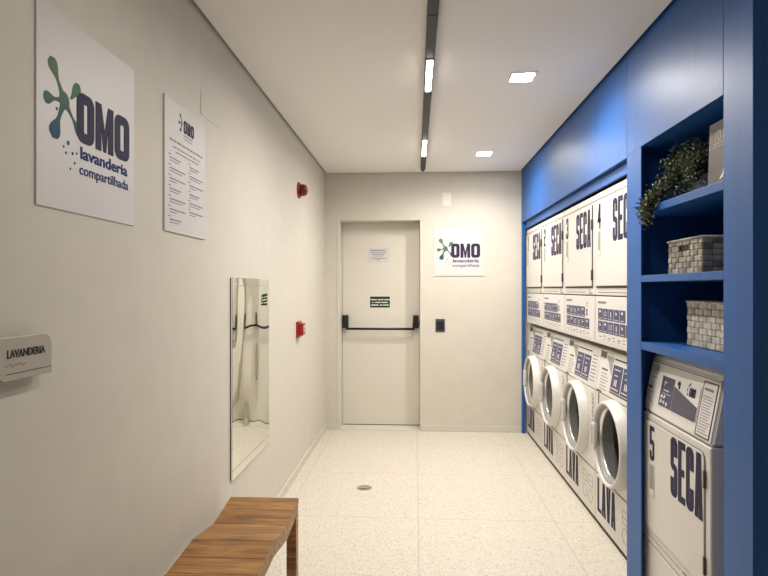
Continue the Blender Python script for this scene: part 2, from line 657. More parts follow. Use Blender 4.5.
for zt, zb in ((1.787, 1.754), (1.478, 1.448), (1.172, 1.136)):
    mb('blue').box(XR + .001, 1.60, YS0 + .0005, YD0 - .0005, zb, zt, .0015).box(XR + .019, 1.60, YD0 - .002, 2.7575, zb, zt).build('shelf', shel)

# ------------------------------------------------------------ lamps
track = thing('lighting_track', 'long slim black magnetic track on the ceiling', 'lighting track', (.072, 5.43, ZC))
b = mb('track').box(-.023, .023, -6.8, -.10, -.028, 0, .001)
b.build('rail', track)
mb('track').box(-.015, .015, -.0995, 0, -.024, 0, .002).build('feed_cap', track)
for yy in (-3.11,):
    mb('dgrey').box(-.024, .024, yy - .004, yy + .004, -.028, -.004).build('joiner', track)


def area(name, parent, loc, sx, sy, power, spread, rot=(0, 0, 0)):
    l = bpy.data.lights.new(name, 'AREA')
    l.shape = 'RECTANGLE'
    l.size, l.size_y = sx, sy
    l.energy = power
    l.color = LAMP
    l.spread = math.radians(spread)
    o = bpy.data.objects.new(name, l)
    C.objects.link(o)
    o.parent = parent
    o.location = loc
    o.rotation_euler = rot
    return o


def linear_lamp(y0, y1, label, power):
    r = thing('linear_lamp', label, 'ceiling lamp', (.072, (y0 + y1) / 2, ZC - .028), 0, 'glowing strips in the ceiling track')
    L = (y1 - y0) / 2
    mb('track').box(-.021, .021, -L - .01, L + .01, -.004, 0).build('housing', r)
    mb('tube').box(-.0155, .0155, -L, L, -.012, -.004, .003).build('diffuser', r)
    area('strip_glow', r, (0, 0, -.014), .03, 2 * L, power, 170)


linear_lamp(2.77, 3.19, 'glowing white strip in the black track, nearest of the two seen', TUBE_W)
linear_lamp(4.26, 4.75, 'glowing white strip in the black track, nearest the exit door', TUBE_W)
linear_lamp(1.18, 1.62, 'glowing white strip in the black track above the wooden bench, closest to the viewer', NEAR_W)


def downlight(x, y, label, power):
    r = thing('downlight', label, 'ceiling lamp', (x, y, ZC), 0, 'square recessed downlights')
    b = mb('ceiling')
    s, i = .073, .058
    for a in ((-s, s, -s, -i), (-s, s, i, s), (-s, -i, -i, i), (i, s, -i, i)):
        b.box(a[0], a[1], a[2], a[3], -.004, .0)
    b.build('trim', r)
    mb('spot').box(-i, i, -i, i, -.002, -.0005).build('lens', r)
    area('lens_glow', r, (0, 0, -.0035), .11, .11, power, 150)


downlight(.583, 3.10, 'square ceiling downlight nearer the viewer, by the blue fascia', SPOT_W)
downlight(.588, 4.84, 'square ceiling downlight farther away, nearest the end wall', SPOT_W)

# ------------------------------------------------------------ stacked machines
MW = .684
STY = [5.199, 4.507, 3.814, 3.120]   # centre of each stack along the wall


def slant(z0, y0, z1, y1):
    """maps the front plane (y=0, z along the slope from 0) onto the slanted console face"""
    a = math.atan2(y1 - y0, z1 - z0)
    return Matrix.Translation((0, y0, z0)) @ Matrix.Rotation(-a, 4, 'X')


def icon_outline(b, x, z, w, h, kind, y, lw=.003):
    if kind == 'rect':
        for q in rr_ring(x, z, x + w, z + h, w * .12, lw, lw, 2):
            b.prism(q, y - .0008, y + .0003)
    else:
        for q in rr_ring(x, z, x + w, z + h, min(w, h) * .49, lw, lw, 5):
            b.prism(q, y - .0008, y + .0003)


def make_washer(label, loc):
    r = thing('washing_machine', label, 'washing machine', loc, -PI / 2, 'white front load washers under the dryers')
    hw = MW / 2
    # body: seams are real gaps with a dark core behind
    b = mb('white').box(-hw + .001, hw - .001, .012, .70, .055, .803)
    b.box(-hw + .001, hw - .001, .101, .70, .803, 1.03)
    b.use('seam').box(-hw + .02, hw - .02, .05, .68, 0, .06)
    b.box(-hw + .002, hw - .002, .006, .02, .004, .80)
    b.use('white').box(-hw, hw, 0, .02, .314, .800, .004)
    b.box(-hw + .01, hw - .01, .11, .69, 1.03, 1.06)
    b.use('seam').box(-hw + .02, hw - .02, .13, .68, 1.06, 1.0895)
    b.use('seam').box(-.285, -.27, -.001, .004, .70, .80)
    b.build('body', r)
    b = mb('white').box(-hw, hw, 0, .02, .030, .306, .004)
    kp = b.build('kick_panel', r)
    b = mb('navy')
    word(b, 'LAVA', -.300, .0, .092, .292, .010, .029, .022, 0)
    b.build('lettering', kp, 'tall dark navy lettering')
    for ix in (.10, .215):
        b = mb('ink')
        icon_outline(b, ix, .185, .085, .07, 'rect', 0)
        bars(b, [(ix + .01, ix + .075, .218, .003)], 0)
        b.build('care_symbol', kp, 'thin grey outlined laundry symbol')
        b = mb('ink')
        icon_outline(b, ix, .085, .085, .08, 'ring', 0)
        b.build('care_symbol', kp, 'thin grey outlined laundry symbol')
    # printed small text and doodles above the door
    b = mb('ink')
    bars(b, [(-.17, .02, .765, .003), (-.14, .05, .745, .003), (-.16, .0, .725, .003)], 0)
    b.build('small_print', r, 'grey small print')
    b = mb('ink')
    for k in range(7):
        zz = .60 + k * .026
        bars(b, [(.285 + (k % 2) * .012, .30 + (k % 2) * .014, zz, .018)], 0)
    bars(b, [(.312, .318, .63, .13)], 0)
    b.build('small_print', r, 'grey small print')
    # console
    z0, y0, z1, y1 = .806, 0.0, 1.055, .042
    b = mb('white2')
    t = bmesh.new()
    pts = [(y0, z0), (y1, z1), (.10, z1), (.10, z0)]
    a = [t.verts.new((-hw, p[0], p[1])) for p in pts]
    c = [t.verts.new((hw, p[0], p[1])) for p in pts]
    t.faces.new(a); t.faces.new(c[::-1])
    for i in range(4):
        t.faces.new((a[i], c[i], c[(i + 1) % 4], a[(i + 1) % 4]))
    bmesh.ops.recalc_face_normals(t, faces=t.faces)
    bmesh.ops.bevel(t, geom=list(t.edges), offset=.003, segments=1, affect='EDGES')
    b._merge(t)
    con = b.build('console', r)
    mx = slant(z0, y0, z1, y1)
    b = mb('beige').prism([(-.335, .20), (-.14, .20), (-.14, .245), (-.335, .245)], -.002, .01, mx)
    b.use('dgrey').prism([(-.335, .205), (-.24, .205), (-.24, .24), (-.335, .24)], -.004, .01, mx)
    b.use('grey').prism([(-.235, .225), (-.12, .225), (-.12, .12)], -.0025, .01, mx)
    b.build('soap_drawer', con, 'grey soap drawer grip')
    b = mb('paper').prism([(-.125, .018), (.325, .018), (.325, .232), (-.125, .232)], -.0012, .001, mx)
    b.use('seam')
    bars(b, [(-.10, .185, .213, .008)], -.0012, mx=mx)
    b.use('navy2')
    b.prism([(-.105, .038), (.038, .038), (.038, .186), (-.105, .186)], -.0022, 0, mx)
    b.prism([(.050, .038), (.19, .038), (.19, .186), (.050, .186)], -.0022, 0, mx)
    b.use('seam')
    bars(b, [(-.11, .195, .026, .008)], -.0012, mx=mx)
    b.use('paper')
    for ox in (-.07, .085):
        bars(b, [(ox + .01, ox + .024, .072, .035), (ox + .034, ox + .048, .072, .035), (ox, ox + .05, .128, .005), (ox - .025, ox + .085, .052, .006), (ox - .01, ox + .08, .160, .005)], -.0022, mx=mx)
    b.use('ink')
    bars(b, [(.215, .31, .04 + k * .022, .006) for k in range(8)], -.0012, mx=mx)
    b.build('programme_sticker', con, 'white sticker with navy blocks')
    b = mb('seam')
    bars(b, [(-.29, -.19, .135, .009), (-.315, -.235, .004, .008)], 0, mx=mx)
    b.use('ink')
    bars(b, [(-.29, -.16 - (k % 3) * .018, .022 + k * .018, .004) for k in range(6)], 0, mx=mx)
    b.build('console_print', con, 'dark printed lines')
    # porthole door
    cz = .568
    k9 = .91
    prof = [(.262, .004), (.264, -.006), (.260, -.018), (.253, -.042), (.249, -.053), (.243, -.058), (.236, -.057), (.231, -.051), (.229, -.042), (.228, -.028)]
    prof = [(q * k9, h) for q, h in prof]
    dr = mb('white2').lathe(prof, 0, cz, 64, caps=False).build('door', r)
    mb('grey').lathe([(.2085, -.040), (.205, -.045), (.201, -.041), (.193, -.022), (.189, -.014), (.184, -.008)], 0, cz, 56, caps=False).build('inner_rim', dr, 'grey inner rim')
    b = mb('chrome').lathe([(.195, -.027), (.192, -.028), (.186, -.013)], 0, cz, 56, caps=False)
    b.build('bright_ring', dr, 'bright metal ring')
    mb('glass').lathe([(.187, -.009), (.16, -.007), (.12, -.005), (.07, -.004), (.004, -.0035)], 0, cz, 56).build('glass', dr, 'dark round door glass')
    b = mb('white2').box(-.221, -.186, -.063, -.030, cz - .075, cz + .075, .010, 3, True)
    b.use('grey').box(-.213, -.194, -.0645, -.05, cz - .056, cz + .056, .004)
    b.build('handle', dr, 'white door grip with grey inset')
    return r


def front_sticker(b, x0, x1, z0, z1):
    b.use('paper').prism([(x0, z0), (x1, z0), (x1, z1), (x0, z1)], -.0014, .0005)
    W, Hh = x1 - x0, z1 - z0
    b.use('ink')
    bars(b, [(x0 + .03, x0 + .17, z1 - .028, .013)], -.0014)
    c = W * .125
    for row, n in ((0, 5), (1, 6)):
        zb = z0 + Hh * (.50 if row == 0 else .20)
        for k in range(n):
            xa = x0 + .035 + k * (c + .008)
            b.use('navy2')
            b.prism([(xa, zb), (xa + c, zb), (xa + c, zb + Hh * .27), (xa, zb + Hh * .27)], -.0024, -.001)
            b.use('paper')
            v = (k * 3 + row * 5) % 4
            zz = zb + Hh * .05
            if v == 0:
                bars(b, [(xa + c * .3, xa + c * .6, zz + .03, .014)], -.0024)
            elif v == 1:
                b.prism([(xa + c * .35, zz + .02), (xa + c * .6, zz + .03), (xa + c * .35, zz + .042)], -.0032, -.002)
            elif v == 2:
                bars(b, [(xa + c * .42, xa + c * .56, zz + .008, .03)], -.0024)
            else:
                for q in rr_ring(xa + c * .28, zz + .012, xa + c * .72, zz + .038, .010, .0035, .0035, 3):
                    b.prism(q, -.0032, -.002)
            bars(b, [(xa + c * .2, xa + c * .8, zb + .008, .003)], -.0024)
    b.use('ink')
    xr = x0 + .035 + 5 * (c + .008)
    bars(b, [(xr + .01, xr + c * .8, z0 + Hh * .86, .004), (xr + .01, xr + c * .6, z0 + Hh * .80, .004)], -.0014)
    b.use('navy2')
    for s in (1, -1):
        p = [(xr + .012, 0), (xr + .024, 0), (xr + .05, .04), (xr + .038, .04)]
        zb = z0 + Hh * .55
        b.prism([(px if s > 0 else 2 * (xr + .031) - px, zb + pz) for px, pz in p], -.0024, -.001)
    b.use('ink')
    bars(b, [(x0 + .05 + k * .075, x0 + .05 + k * .075 + .05 - (k % 2) * .012, z0 + .022 + (k % 2) * .006, .005) for k in range(7)], -.0014)
    bars(b, [(x0 + .13 + k * .075, x0 + .13 + k * .075 + .035, z0 + .012, .004) for k in range(5)], -.0014)


def make_dryer(label, loc):
    r = thing('tumble_dryer', label, 'tumble dryer', loc, -PI / 2, 'white dryers stacked on the washers')
    hw = MW / 2
    b = mb('white').box(-hw + .001, hw - .001, .012, .70, 0, .893)
    b.use('seam').box(-hw + .002, hw - .002, .005, .02, .004, .888)
    b.use('white').box(-hw, hw, 0, .02, 0, .281, .004)
    b.box(-hw, hw, 0, .02, .288, .855, .004)
    b.box(-hw, hw, 0, .02, .859, .895, .004)
    b.build('body', r)
    b = mb('white')
    front_sticker(b, -.318, .322, .022, .268)
    b.build('instruction_sticker', r, 'white sticker with two rows of navy pictograms')
    b = mb('ink')
    bars(b, [(-.29, .17, .303, .004)], 0)
    for q in rr_ring(.225, .297, .262, .322, .010, .004, .004, 3):
        b.prism(q, -.0008, .0003)
    bars(b, [(.268, .30, .300, .005), (.22, .31, .292, .003)], 0)
    b.build('small_print', r, 'grey small print and round mark')
    b = mb('seam').box(-.311, .306, -.0035, .004, .331, .842)
    b.use('white').box(-.3085, .3035, -.011, -.003, .342, .839, .0035)
    b.use('white2').box(-.292, -.288, -.0125, -.010, .36, .82)
    d = b.build('door', r)
    b = mb('beige').prism([(-.258, .517), (-.206, .517), (-.206, .667), (-.258, .667)], -.0125, -.010)
    b.use('grey').prism([(-.249, .552), (-.215, .552), (-.215, .662), (-.249, .662)], -.0135, -.012)
    b.use('white2').prism([(-.248, .525), (-.216, .525), (-.216, .548), (-.248, .548)], -.0145, -.012)
    b.build('handle', d, 'recessed pull slot')
    for zz in (.41, .72):
        mb('dgrey').box(.302, .313, -.013, .0, zz - .032, zz + .032, .002).build('hinge', d, 'dark hinge')
    b = mb('navy')
    word(b, 'SECA', -.008, .298, .585, .818, .010, .0295, .030, -.011)
    b.build('lettering', d, 'tall dark navy lettering')
    return r


def door_of(root):
    return [c for c in root.children if c.name.split('.')[0] == 'door'][0]


def add_digit(root, ch, x0, x1, z0, z1, y):
    b = mb('navy')
    for p in glyph(ch, x0, z0, x1 - x0, z1 - z0, .0205, .020):
        b.prism(p, y - .0012, y + .0004)
    b.build('number', door_of(root), 'dark navy number')


WL = ['white front load washer at the bottom of the stack farthest away, nearest the end wall',
      'white front load washer under dryer 2, second from the end wall',
      'white front load washer under dryer 3, third from the end wall',
      'white front load washer under dryer 4, beside the blue upright panel']
DL = ['white tumble dryer numbered 1 on top of the stack nearest the end wall',
      'white tumble dryer numbered 2 on top of the second stack from the end wall',
      'white tumble dryer numbered 3 on top of the third stack from the end wall',
      'white tumble dryer numbered 4 on top of the stack beside the blue upright panel']
washer0 = make_washer(WL[3], (XM, STY[3], 0))
dryer0 = make_dryer(DL[3], (XM, STY[3], 1.0905))
dryers = [None, None, None, dryer0]
for i in range(3):
    dup(washer0, (XM, STY[i], 0), WL[i])
    dryers[i] = dup(dryer0, (XM, STY[i], 1.0905), DL[i])
for i, d in enumerate(dryers):
    add_digit(d, '1234'[i], -.262, -.205, .678, .825, -.011)


# the single dryer under the shelves
def make_single():
    w5 = .656
    hw = w5 / 2
    r = thing('tumble_dryer', 'white tumble dryer numbered 5 standing alone under the blue shelves', 'tumble dryer', (1.0712, 2.4045, 0), -PI / 2 - .0313)
    b = mb('white').box(-hw + .001, hw - .001, .012, .52, .05, .840)
    b.use('seam').box(-hw + .002, hw - .002, .005, .02, .06, .84)
    b.box(-hw + .02, hw - .02, .05, .5, 0, .06)
    b.use('white').box(-hw, hw, 0, .03, .05, .2455, .004, 3)
    b.box(-hw, hw, 0, .05, .2495, .8425, .007, 3)
    b.build('body', r)
    z0, y0, z1, y1 = .846, 0.0, 1.092, .046
    b = mb('white2')
    t = bmesh.new()
    pts = [(y0, z0), (y1, z1), (y1 + .022, z1 + .030), (.50, z1 + .030), (.50, z0)]
    a = [t.verts.new((-hw, p[0], p[1])) for p in pts]
    c = [t.verts.new((hw, p[0], p[1])) for p in pts]
    n = len(pts)
    t.faces.new(a); t.faces.new(c[::-1])
    for i in range(n):
        t.faces.new((a[i], c[i], c[(i + 1) % n], a[(i + 1) % n]))
    bmesh.ops.recalc_face_normals(t, faces=t.faces)
    bmesh.ops.bevel(t, geom=list(t.edges), offset=.010, segments=3, affect='EDGES')
    b._merge(t)
    con = b.build('console', r)
    mx = slant(z0, y0, z1, y1)
    b = mb('seam')
    bars(b, [(-.322, .322, .234, .0026)], .0, mx=mx)
    b.use('ink')
    for q in rr_ring(-.268, .180, -.222, .226, .022, .005, .005, 4):
        b.prism(q, -.001, .001, mx)
    bars(b, [(-.255, -.236, .193, .020), (-.27, -.225, .165, .003)], 0, mx=mx)
    b.use('dgrey')
    bars(b, [(-.312, -.262, .112, .011)], 0, mx=mx)
    b.use('ink')
    bars(b, [(-.316, -.245 - (k % 3) * .012, .012 + k * .0135, .003) for k in range(7)], 0, mx=mx)
    b.build('console_print', con, 'grey printed mark and lines')
    # control fascia: white frame, grey blue field, buttons
    b = mb('paper').prism([(-.178, .045), (.196, .045), (.196, .205), (-.178, .205)], -.0015, .001, mx)
    b.use('screen').prism([(-.166, .055), (-.043, .055), (-.043, .186), (-.166, .186)], -.003, 0, mx)
    b.prism([(-.037, .055), (.180, .055), (.180, .112), (-.037, .158)], -.003, 0, mx)
    b.use('ink')
    b.prism([(.186, .055), (.190, .055), (.190, .19), (.186, .19)], -.0025, 0, mx)
    b.build('control_panel', con, 'grey blue control panel on white')
    b = mb('white2')
    for cx, czz, rr in ((-.140, .096, .009), (-.112, .097, .009), (-.141, .074, .009), (-.112, .073, .009), (-.082, .070, .009)):
        b.lathe([(rr, 0), (rr, -.002), (rr * .6, -.003)], cx, czz, 14, cy=-.003)
    b.bm.transform(mx)
    b.build('buttons', con, 'white round buttons')
    b = mb('paper')
    bars(b, [(-.135, -.130, .145, .022), (-.128, -.112, .158, .006), (-.135, -.112, .125, .005), (-.105, -.085, .124, .006), (-.14, -.06, .112, .002)], -.003, mx=mx)
    b.build('display_marks', con, 'pale display marks')
    b = mb('soil')
    b.prism([(-.012, .178), (.0, .188), (.012, .180), (.011, .155), (.003, .155), (.001, .168), (-.010, .168)], -.004, 0, mx)
    b.build('key_mark', con, 'dark key shaped mark')
    b = mb('navy')
    word(b, 'OMO', .098, .150, .142, .178, .003, .0055, .007, -.0015, mx=mx)
    b.use('splash_green')
    for dx, dz in ((.088, .182), (.080, .165), (.084, .148), (.095, .190)):
        b.prism([(dx - .004, dz), (dx, dz - .006), (dx + .004, dz), (dx, dz + .008)], -.003, 0, mx)
    b.build('logo', con, 'small dark printed logo')
    b = mb('seam')
    for q in rr_ring(.197, .016, .305, .224, .004, .0045, .0045, 2):
        b.prism(q, -.002, .001, mx)
    b.use('paper').prism([(.201, .020), (.301, .020), (.301, .220), (.201, .220)], -.0012, .001, mx)
    b.use('ink')
    bars(b, [(.212, .277, .190, .010)], -.0012, mx=mx)
    bars(b, [(.212, .290 - (k * 7 % 4) * .006, .030 + k * .0105, .003) for k in range(14)], -.0012, mx=mx)
    b.build('notice_sticker', con, 'black framed sticker with grey lines')

    # door with rounded corners
    def rrect(x0, x1, z0, z1, rad, n=5):
        out = []
        for cx, cz, a0 in ((x1 - rad, z1 - rad, 0), (x0 + rad, z1 - rad, 90), (x0 + rad, z0 + rad, 180), (x1 - rad, z0 + rad, 270)):
            for k in range(n + 1):
                a = math.radians(a0 + 90 * k / n)
                out.append((cx + rad * math.cos(a), cz + rad * math.sin(a)))
        return out
    b = mb('seam').prism(rrect(-.2955, .2895, .3155, .8145, .03), -.0015, .003)
    b.use('white').prism(rrect(-.293, .287, .319, .812, .028), -.006, -.001, bev=.002)
    d = b.build('door', r)
    b = mb('navy')
    word(b, 'SECA', .003, .282, .559, .804, .008, .0295, .029, -.006)
    b.build('lettering', d, 'tall dark navy lettering')
    b = mb('beige').prism(rrect(-0.226, -0.166, .474, .626, .006), -.0075, -.005)
    b.use('grey').prism(rrect(-0.218, -0.176, .510, .618, .004), -.0085, -.007)
    b.use('white2').prism(rrect(-0.216, -0.178, .482, .506, .004), -.0095, -.007)
    b.build('handle', d, 'recessed pull slot')
    for zz in (.718, .402):
        mb('dgrey').box(.286, .297, -.010, .0, zz - .033, zz + .033, .003).build('hinge', d, 'dark hinge')
    add_digit(r, '5', -.222, -.170, .638, .794, -.006)
    b = mb('ink')
    bars(b, [(-.25, .08, .282, .003), (.10, .14, .279, .009)], 0)
    b.build('small_print', r, 'grey small print')


make_single()


# ------------------------------------------------------------ signs on the walls
def teardrop(b, a, e, w0, w1, y, th=.001, n=16, neck=.45):
    """splash arm from a to e: waist near the hub, round bulb at the end"""
    a, e = Vector(a), Vector(e)
    d = e - a
    L = d.length
    d.normalize()
    nrm = Vector((-d.y, d.x))
    up, dn = [], []
    for k in range(n + 1):
        s = k / n
        if s < neck:
            wv = w0 + (w1 * .28 - w0) * math.sin(s / neck * PI / 2)
        else:
            u = (s - neck) / (1 - neck)
            wv = w1 * (.28 + .72 * math.sin(min(1, u / .68) * PI / 2) ** 2) if u < .68 else w1 * math.sqrt(max(0, 1 - ((u - .68) / .32) ** 2))
        p = a + d * (L * s)
        up.append(p + nrm * wv)
        dn.append(p - nrm * wv)
    for k in range(n):
        q = [up[k], up[k + 1], dn[k + 1], dn[k]]
        if k == n - 1:
            q = [up[k], up[k + 1], dn[k]]
        b.prism([(v.x, v.y) for v in q], y - th, y + .0004)


def logo(sign, x, z, s, y):
    """splash plus lettering in a square whose top left is (x, z), side s"""
    P = lambda u, v: (x + u * s, z - v * s)
    b = mb('splash')
    hub = (.235, .435)
    for e, w0, w1 in (((.115, .235), .034, .040), ((.060, .470), .030, .034), ((.135, .665), .032, .046), ((.40, .60), .034, .030)):
        teardrop(b, P(*hub), P(*e), w0 * s, w1 * s, y)
    pts = [P(hub[0] + .045 * math.cos(k * PI / 6), hub[1] + .05 * math.sin(k * PI / 6)) for k in range(12)]
    b.prism(pts, y - .0011, y + .0004)
    for u, v, rr in ((.17, .50, .008), (.27, .66, .011), (.31, .71, .008), (.25, .72, .007), (.33, .76, .007), (.29, .80, .006), (.23, .69, .006), (.35, .70, .006)):
        b.prism([P(u + rr * math.cos(k * PI / 4), v + rr * 1.2 * math.sin(k * PI / 4)) for k in range(8)], y - .001, y + .0004)
    b.build('splash_logo', sign, 'green to blue splash mark')
    b = mb('splash_green')
    teardrop(b, P(.295, .405), P(.375, .30), .006 * s, .034 * s, y, neck=.05)
    b.build('splash_drop', sign, 'muted green drop')
    b = mb('navy')
    x0, z0 = P(.35, .62)
    for ch, u0, u1 in (('O', .35, .522), ('M', .540, .738), ('O', .756, .938)):
        (xa, za), (xb, zb) = P(u0, .625), P(u1, .335)
        for p in glyph(ch, xa, za, xb - xa, zb - za, .067 * s if ch == 'O' else .060 * s, .060 * s):
            b.prism(p, y - .0015, y + .0004)
    b.build('lettering', sign, 'bold navy lettering')
    b = mb('lblue')
    (xa, za), (xb, zb) = P(.385, .722), P(.915, .650)
    b.text('lavanderia', xa, xb, za, zb, y, .0012, bold=.024)
    b.build('small_lettering', sign, 'dark blue small lettering')
    b = mb('lblue')
    (xa, za), (xb, zb) = P(.375, .832), P(.925, .752)
    b.text('compartilhada', xa, xb, za, zb, y, .0012, bold=.008)
    b.build('small_lettering', sign, 'dark blue small lettering')


def board(x0, x1, z0, z1, th=.006, key='sign'):
    return mb(key).box(x0, x1, -th, 0, z0, z1, .0008, 1)


# large logo sign on the left wall, front view axes: x runs down the room
s1 = thing('logo_sign', 'large white laundry logo sign high on the left wall, nearest the viewer', 'sign', (XL, 1.514, 1.618), PI / 2, 'square laundry logo signs')
board(-.229, .236, 0, .500, .004).build('panel', s1)
logo(s1, -.232, .484, .464, -.004)
s3 = thing('logo_sign', 'square white laundry logo sign on the end wall right of the exit door', 'sign', (.4275, YB, 1.543), 0, 'square laundry logo signs')
board(-.242, .242, 0, .483, .008).build('panel', s3)
logo(s3, -.242, .483, .484, -.008)

s2 = thing('rules_sign', 'narrow white notice with two columns of small print, beside the large logo sign', 'sign', (XL, 2.160, 1.627), PI / 2)
board(-.195, .195, 0, .493, .006).build('panel', s2)
b = mb('splash')
for e in ((-.065, .475), (-.078, .437), (-.062, .405)):
    teardrop(b, (-.045, .440), e, .004, .006, -.006, n=8)
b.build('splash_logo', s2, 'small dark splash mark')
b = mb('navy')
word(b, 'OMO', -.030, .068, .408, .458, .006, .010, .011, -.006)
b.build('lettering', s2, 'small navy lettering')
b = mb('ink')
bars(b, [(-.03, .055, .396, .004), (-.025, .05, .384, .003)], -.006)
for z0, xa, xb, h in ((.352, -.155, .16, .0065), (.330, -.125, .135, .0045), (.314, -.10, .12, .0045)):
    k, xx = 0, xa
    while xx < xb:
        wd = (.030, .018, .040, .024, .034)[k % 5]
        bars(b, [(xx, min(xx + wd, xb), z0, h)], -.006)
        xx += wd + .008
        k += 1
for c0, zs in ((-.165, [.285 - .038 * k for k in range(7)]), (.015, [.285 - .036 * k for k in range(6)])):
    for k, zz in enumerate(zs):
        bars(b, [(c0, c0 + .02, zz + .012, .003), (c0 + .012, c0 + (.15 if k % 3 else .11), zz, .0045), (c0 + .012, c0 + (.09, .12, .07)[k % 3], zz - .010, .003)], -.006)
b.build('small_print', s2, 'grey lines of small print')

for ch in s2.children:
    if not ch.name.startswith('panel'):
        ch.location = (0, 0, -.013)

# braille room sign on spacers
bs = thing('room_sign', 'grey brushed room name plate with raised lettering at left edge', 'sign', (XL, 1.20, 1.21), PI / 2)


def leafplate(x0, x1, z0, z1, r):
    out = []
    n = 8
    out.append((x1, z0))
    for k in range(n + 1):
        a = PI / 2 * k / n
        out.append((x1 - r + r * math.cos(a), z1 - r + r * math.sin(a)))
    out.append((x0, z1))
    for k in range(n + 1):
        a = PI + PI / 2 * k / n
        out.append((x0 + r + r * math.cos(a), z0 + r + r * math.sin(a)))
    return out


pl = mb('sgrey').prism(leafplate(-.075, .104, .006, .102, .028), -.030, -.022, bev=.002).build('plate', bs)
mb('sgrey').box(-.05, .08, -.022, -.0, .03, .08).build('spacer', bs)
b = mb('black')
b.text('LAVANDERIA', -.045, .078, .056, .074, -.030, .0012, bold=.022)
b.build('lettering', bs, 'raised black lettering')
b = mb('dgrey')
for k in range(9):
    for q in range(2):
        if (k * 5 + q * 3) % 4:
            b.lathe([(.0011, 0), (.0008, -.0012)], -.052 + k * .0075 + (q * .002), .044 - q * .004 - (k % 2) * .003, 8, cy=-.030)
b.build('braille', bs, 'small braille dots')
mb('dgrey').box(-.048, .103, -.0307, -.0295, .021, .0225).build('engraved_line', bs, 'thin dark engraved line')

# blank plate painted over high on the left wall
tag(mb('wall').box(-.112, .112, -.0016, 0, 0, .10, .001).box(-.1125, -.1075, -.0022, 0, .0, .064).build('blanking_plate', None, None, Matrix.Translation((XL, 2.425, 2.155)) @ Matrix.Rotation(PI / 2, 4, 'Z')), 'painted over blanking plate high on the left wall above the notice', 'plate')

# mirror
mr = thing('wall_mirror', 'tall wavy mirror panel hung on the left wall above the bench', 'mirror', (XL, 3.038, .475), PI / 2)
b = mb('mirror').box(-.345, .345, -.012, -.004, .0, .998, .001, 1)
b.build('mirror_sheet', mr)
for a in (.045, .955):
    mb('grey').box(-.346, .346, -.0128, -.0118, a, a + .003).build('bevel_line', mr, 'thin grey bevel line')
mb('dgrey').box(-.343, .343, -.004, 0, .002, .996).build('backing', mr, 'dark backing sheet')

# fire alarm items
al = thing('alarm_sounder', 'round dark red alarm sounder high on the left wall', 'alarm', (XL, 4.30, 2.18), PI / 2)
mb('red').lathe([(.062, 0), (.062, -.012), (.056, -.016)], 0, 0, 32).build('base', al)
mb('dred').lathe([(.046, -.014), (.047, -.04), (.040, -.060), (.02, -.069), (.003, -.070)], 0, 0, 32).build('lens', al, 'dark red lens')
cp = thing('fire_call_point', 'square red fire call point on the left wall below the sounder', 'alarm', (XL, 4.27, 1.105), PI / 2)
mb('red').box(-.062, .062, -.020, 0, -.062, .062, .004).build('back_box', cp)
b = mb('red').box(-.045, .045, -.052, -.018, -.046, .046, .006)
b.build('housing', cp)
b = mb('paper').box(-.026, .026, -.0535, -.0515, -.012, .026)
b.use('black').box(-.012, .012, -.0545, -.053, -.002, .014)
b.build('press_panel', cp, 'white press panel with black mark')

# end wall plates
pt = thing('cover_plate', 'blank white cover plate high on the end wall above the logo sign', 'plate', (.311, YB, 2.303))
mb('plate').box(-.045, .045, -.008, 0, -.066, .066, .003).build('plate', pt)
b = mb('plate').box(-.034, .034, -.0095, -.007, -.054, .054, .001)
b.build('insert', pt)
sw = thing('access_reader', 'black access reader plate on the end wall right of the exit door', 'switch', (.247, YB, 1.052))
mb('dgrey').box(-.047, .047, -.008, 0, -.065, .065, .004).build('plate', sw)
mb('black').box(-.033, .033, -.012, -.007, -.045, .045, .003).build('key', sw)

# papers on the exit door
yl = YB + DD
n1 = thing('door_notice', 'small white paper notice taped high on the exit door', 'notice', (-.381, yl, 1.687))
mb('sign').box(-.115, .115, -.0015, 0, 0, .155).build('sheet', n1)
b = mb('ink')
bars(b, [(-.085, .075, .122, .009), (-.09, .08, .100, .006), (-.07, .06, .082, .006), (-.06, .05, .066, .005), (-.08, .075, .042, .006), (-.02, .02, .026, .006)], -.0015)
b.build('small_print', n1, 'grey lines of print')
n2 = thing('safety_sign', 'small dark green sign with three white lines on the exit door', 'sign', (-.365, yl, 1.222))
b = mb('plate').box(-.110, .110, -.002, 0, -.006, .124)
b.build('panel', n2)
mb('green').box(-.103, .103, -.003, -.0018, 0, .114).build('green_field', n2, 'dark green field')
b = mb('plate')
for z0, rows in ((.076, ((-.095, -.03), (-.022, .035), (.043, .10))), (.048, ((-.08, -.066), (-.052, .01), (.018, .08))), (.020, ((-.092, -.015), (0, .022), (.03, .094)))):
    bars(b, [(a, c, z0, .011) for a, c in rows], -.003)
b.build('small_print', n2, 'white lines of print')

# floor drain
dn = thing('floor_drain', 'small round metal drain set in the terrazzo floor', 'drain', (-.362, 3.967, 0))
mb('chrome').lathe([(.054, .0002), (.054, .003), (.046, .0045), (.043, .002)], 0, 0, 32, 'z').build('ring', dn)
b = mb('dgrey').lathe([(.043, .0004), (.043, .0018)], 0, 0, 32, 'z')
b.use('chrome')
b.box(-.034, .034, -.012, .012, .001, .0042, .001)
b.box(-.028, .028, .018, .026, .001, .0038, .001)
b.build('grate', dn)

# ------------------------------------------------------------ bench
bn = thing('wooden_bench', 'teak plank bench with gently undulating seat against the left wall', 'bench', (-.703, 0, 0))
prof = [(2.565, .449), (2.34, .418), (2.115, .452), (1.89, .436), (1.665, .458), (1.44, .440), (1.215, .452)]
segs = [(0, (.46, .54)), (1, (1.0,)), (2, (.55, .45)), (3, (1.0,)), (4, (.5, .5)), (5, (1.0,))]
bx0, bx1 = -.155, .164
TH = .024


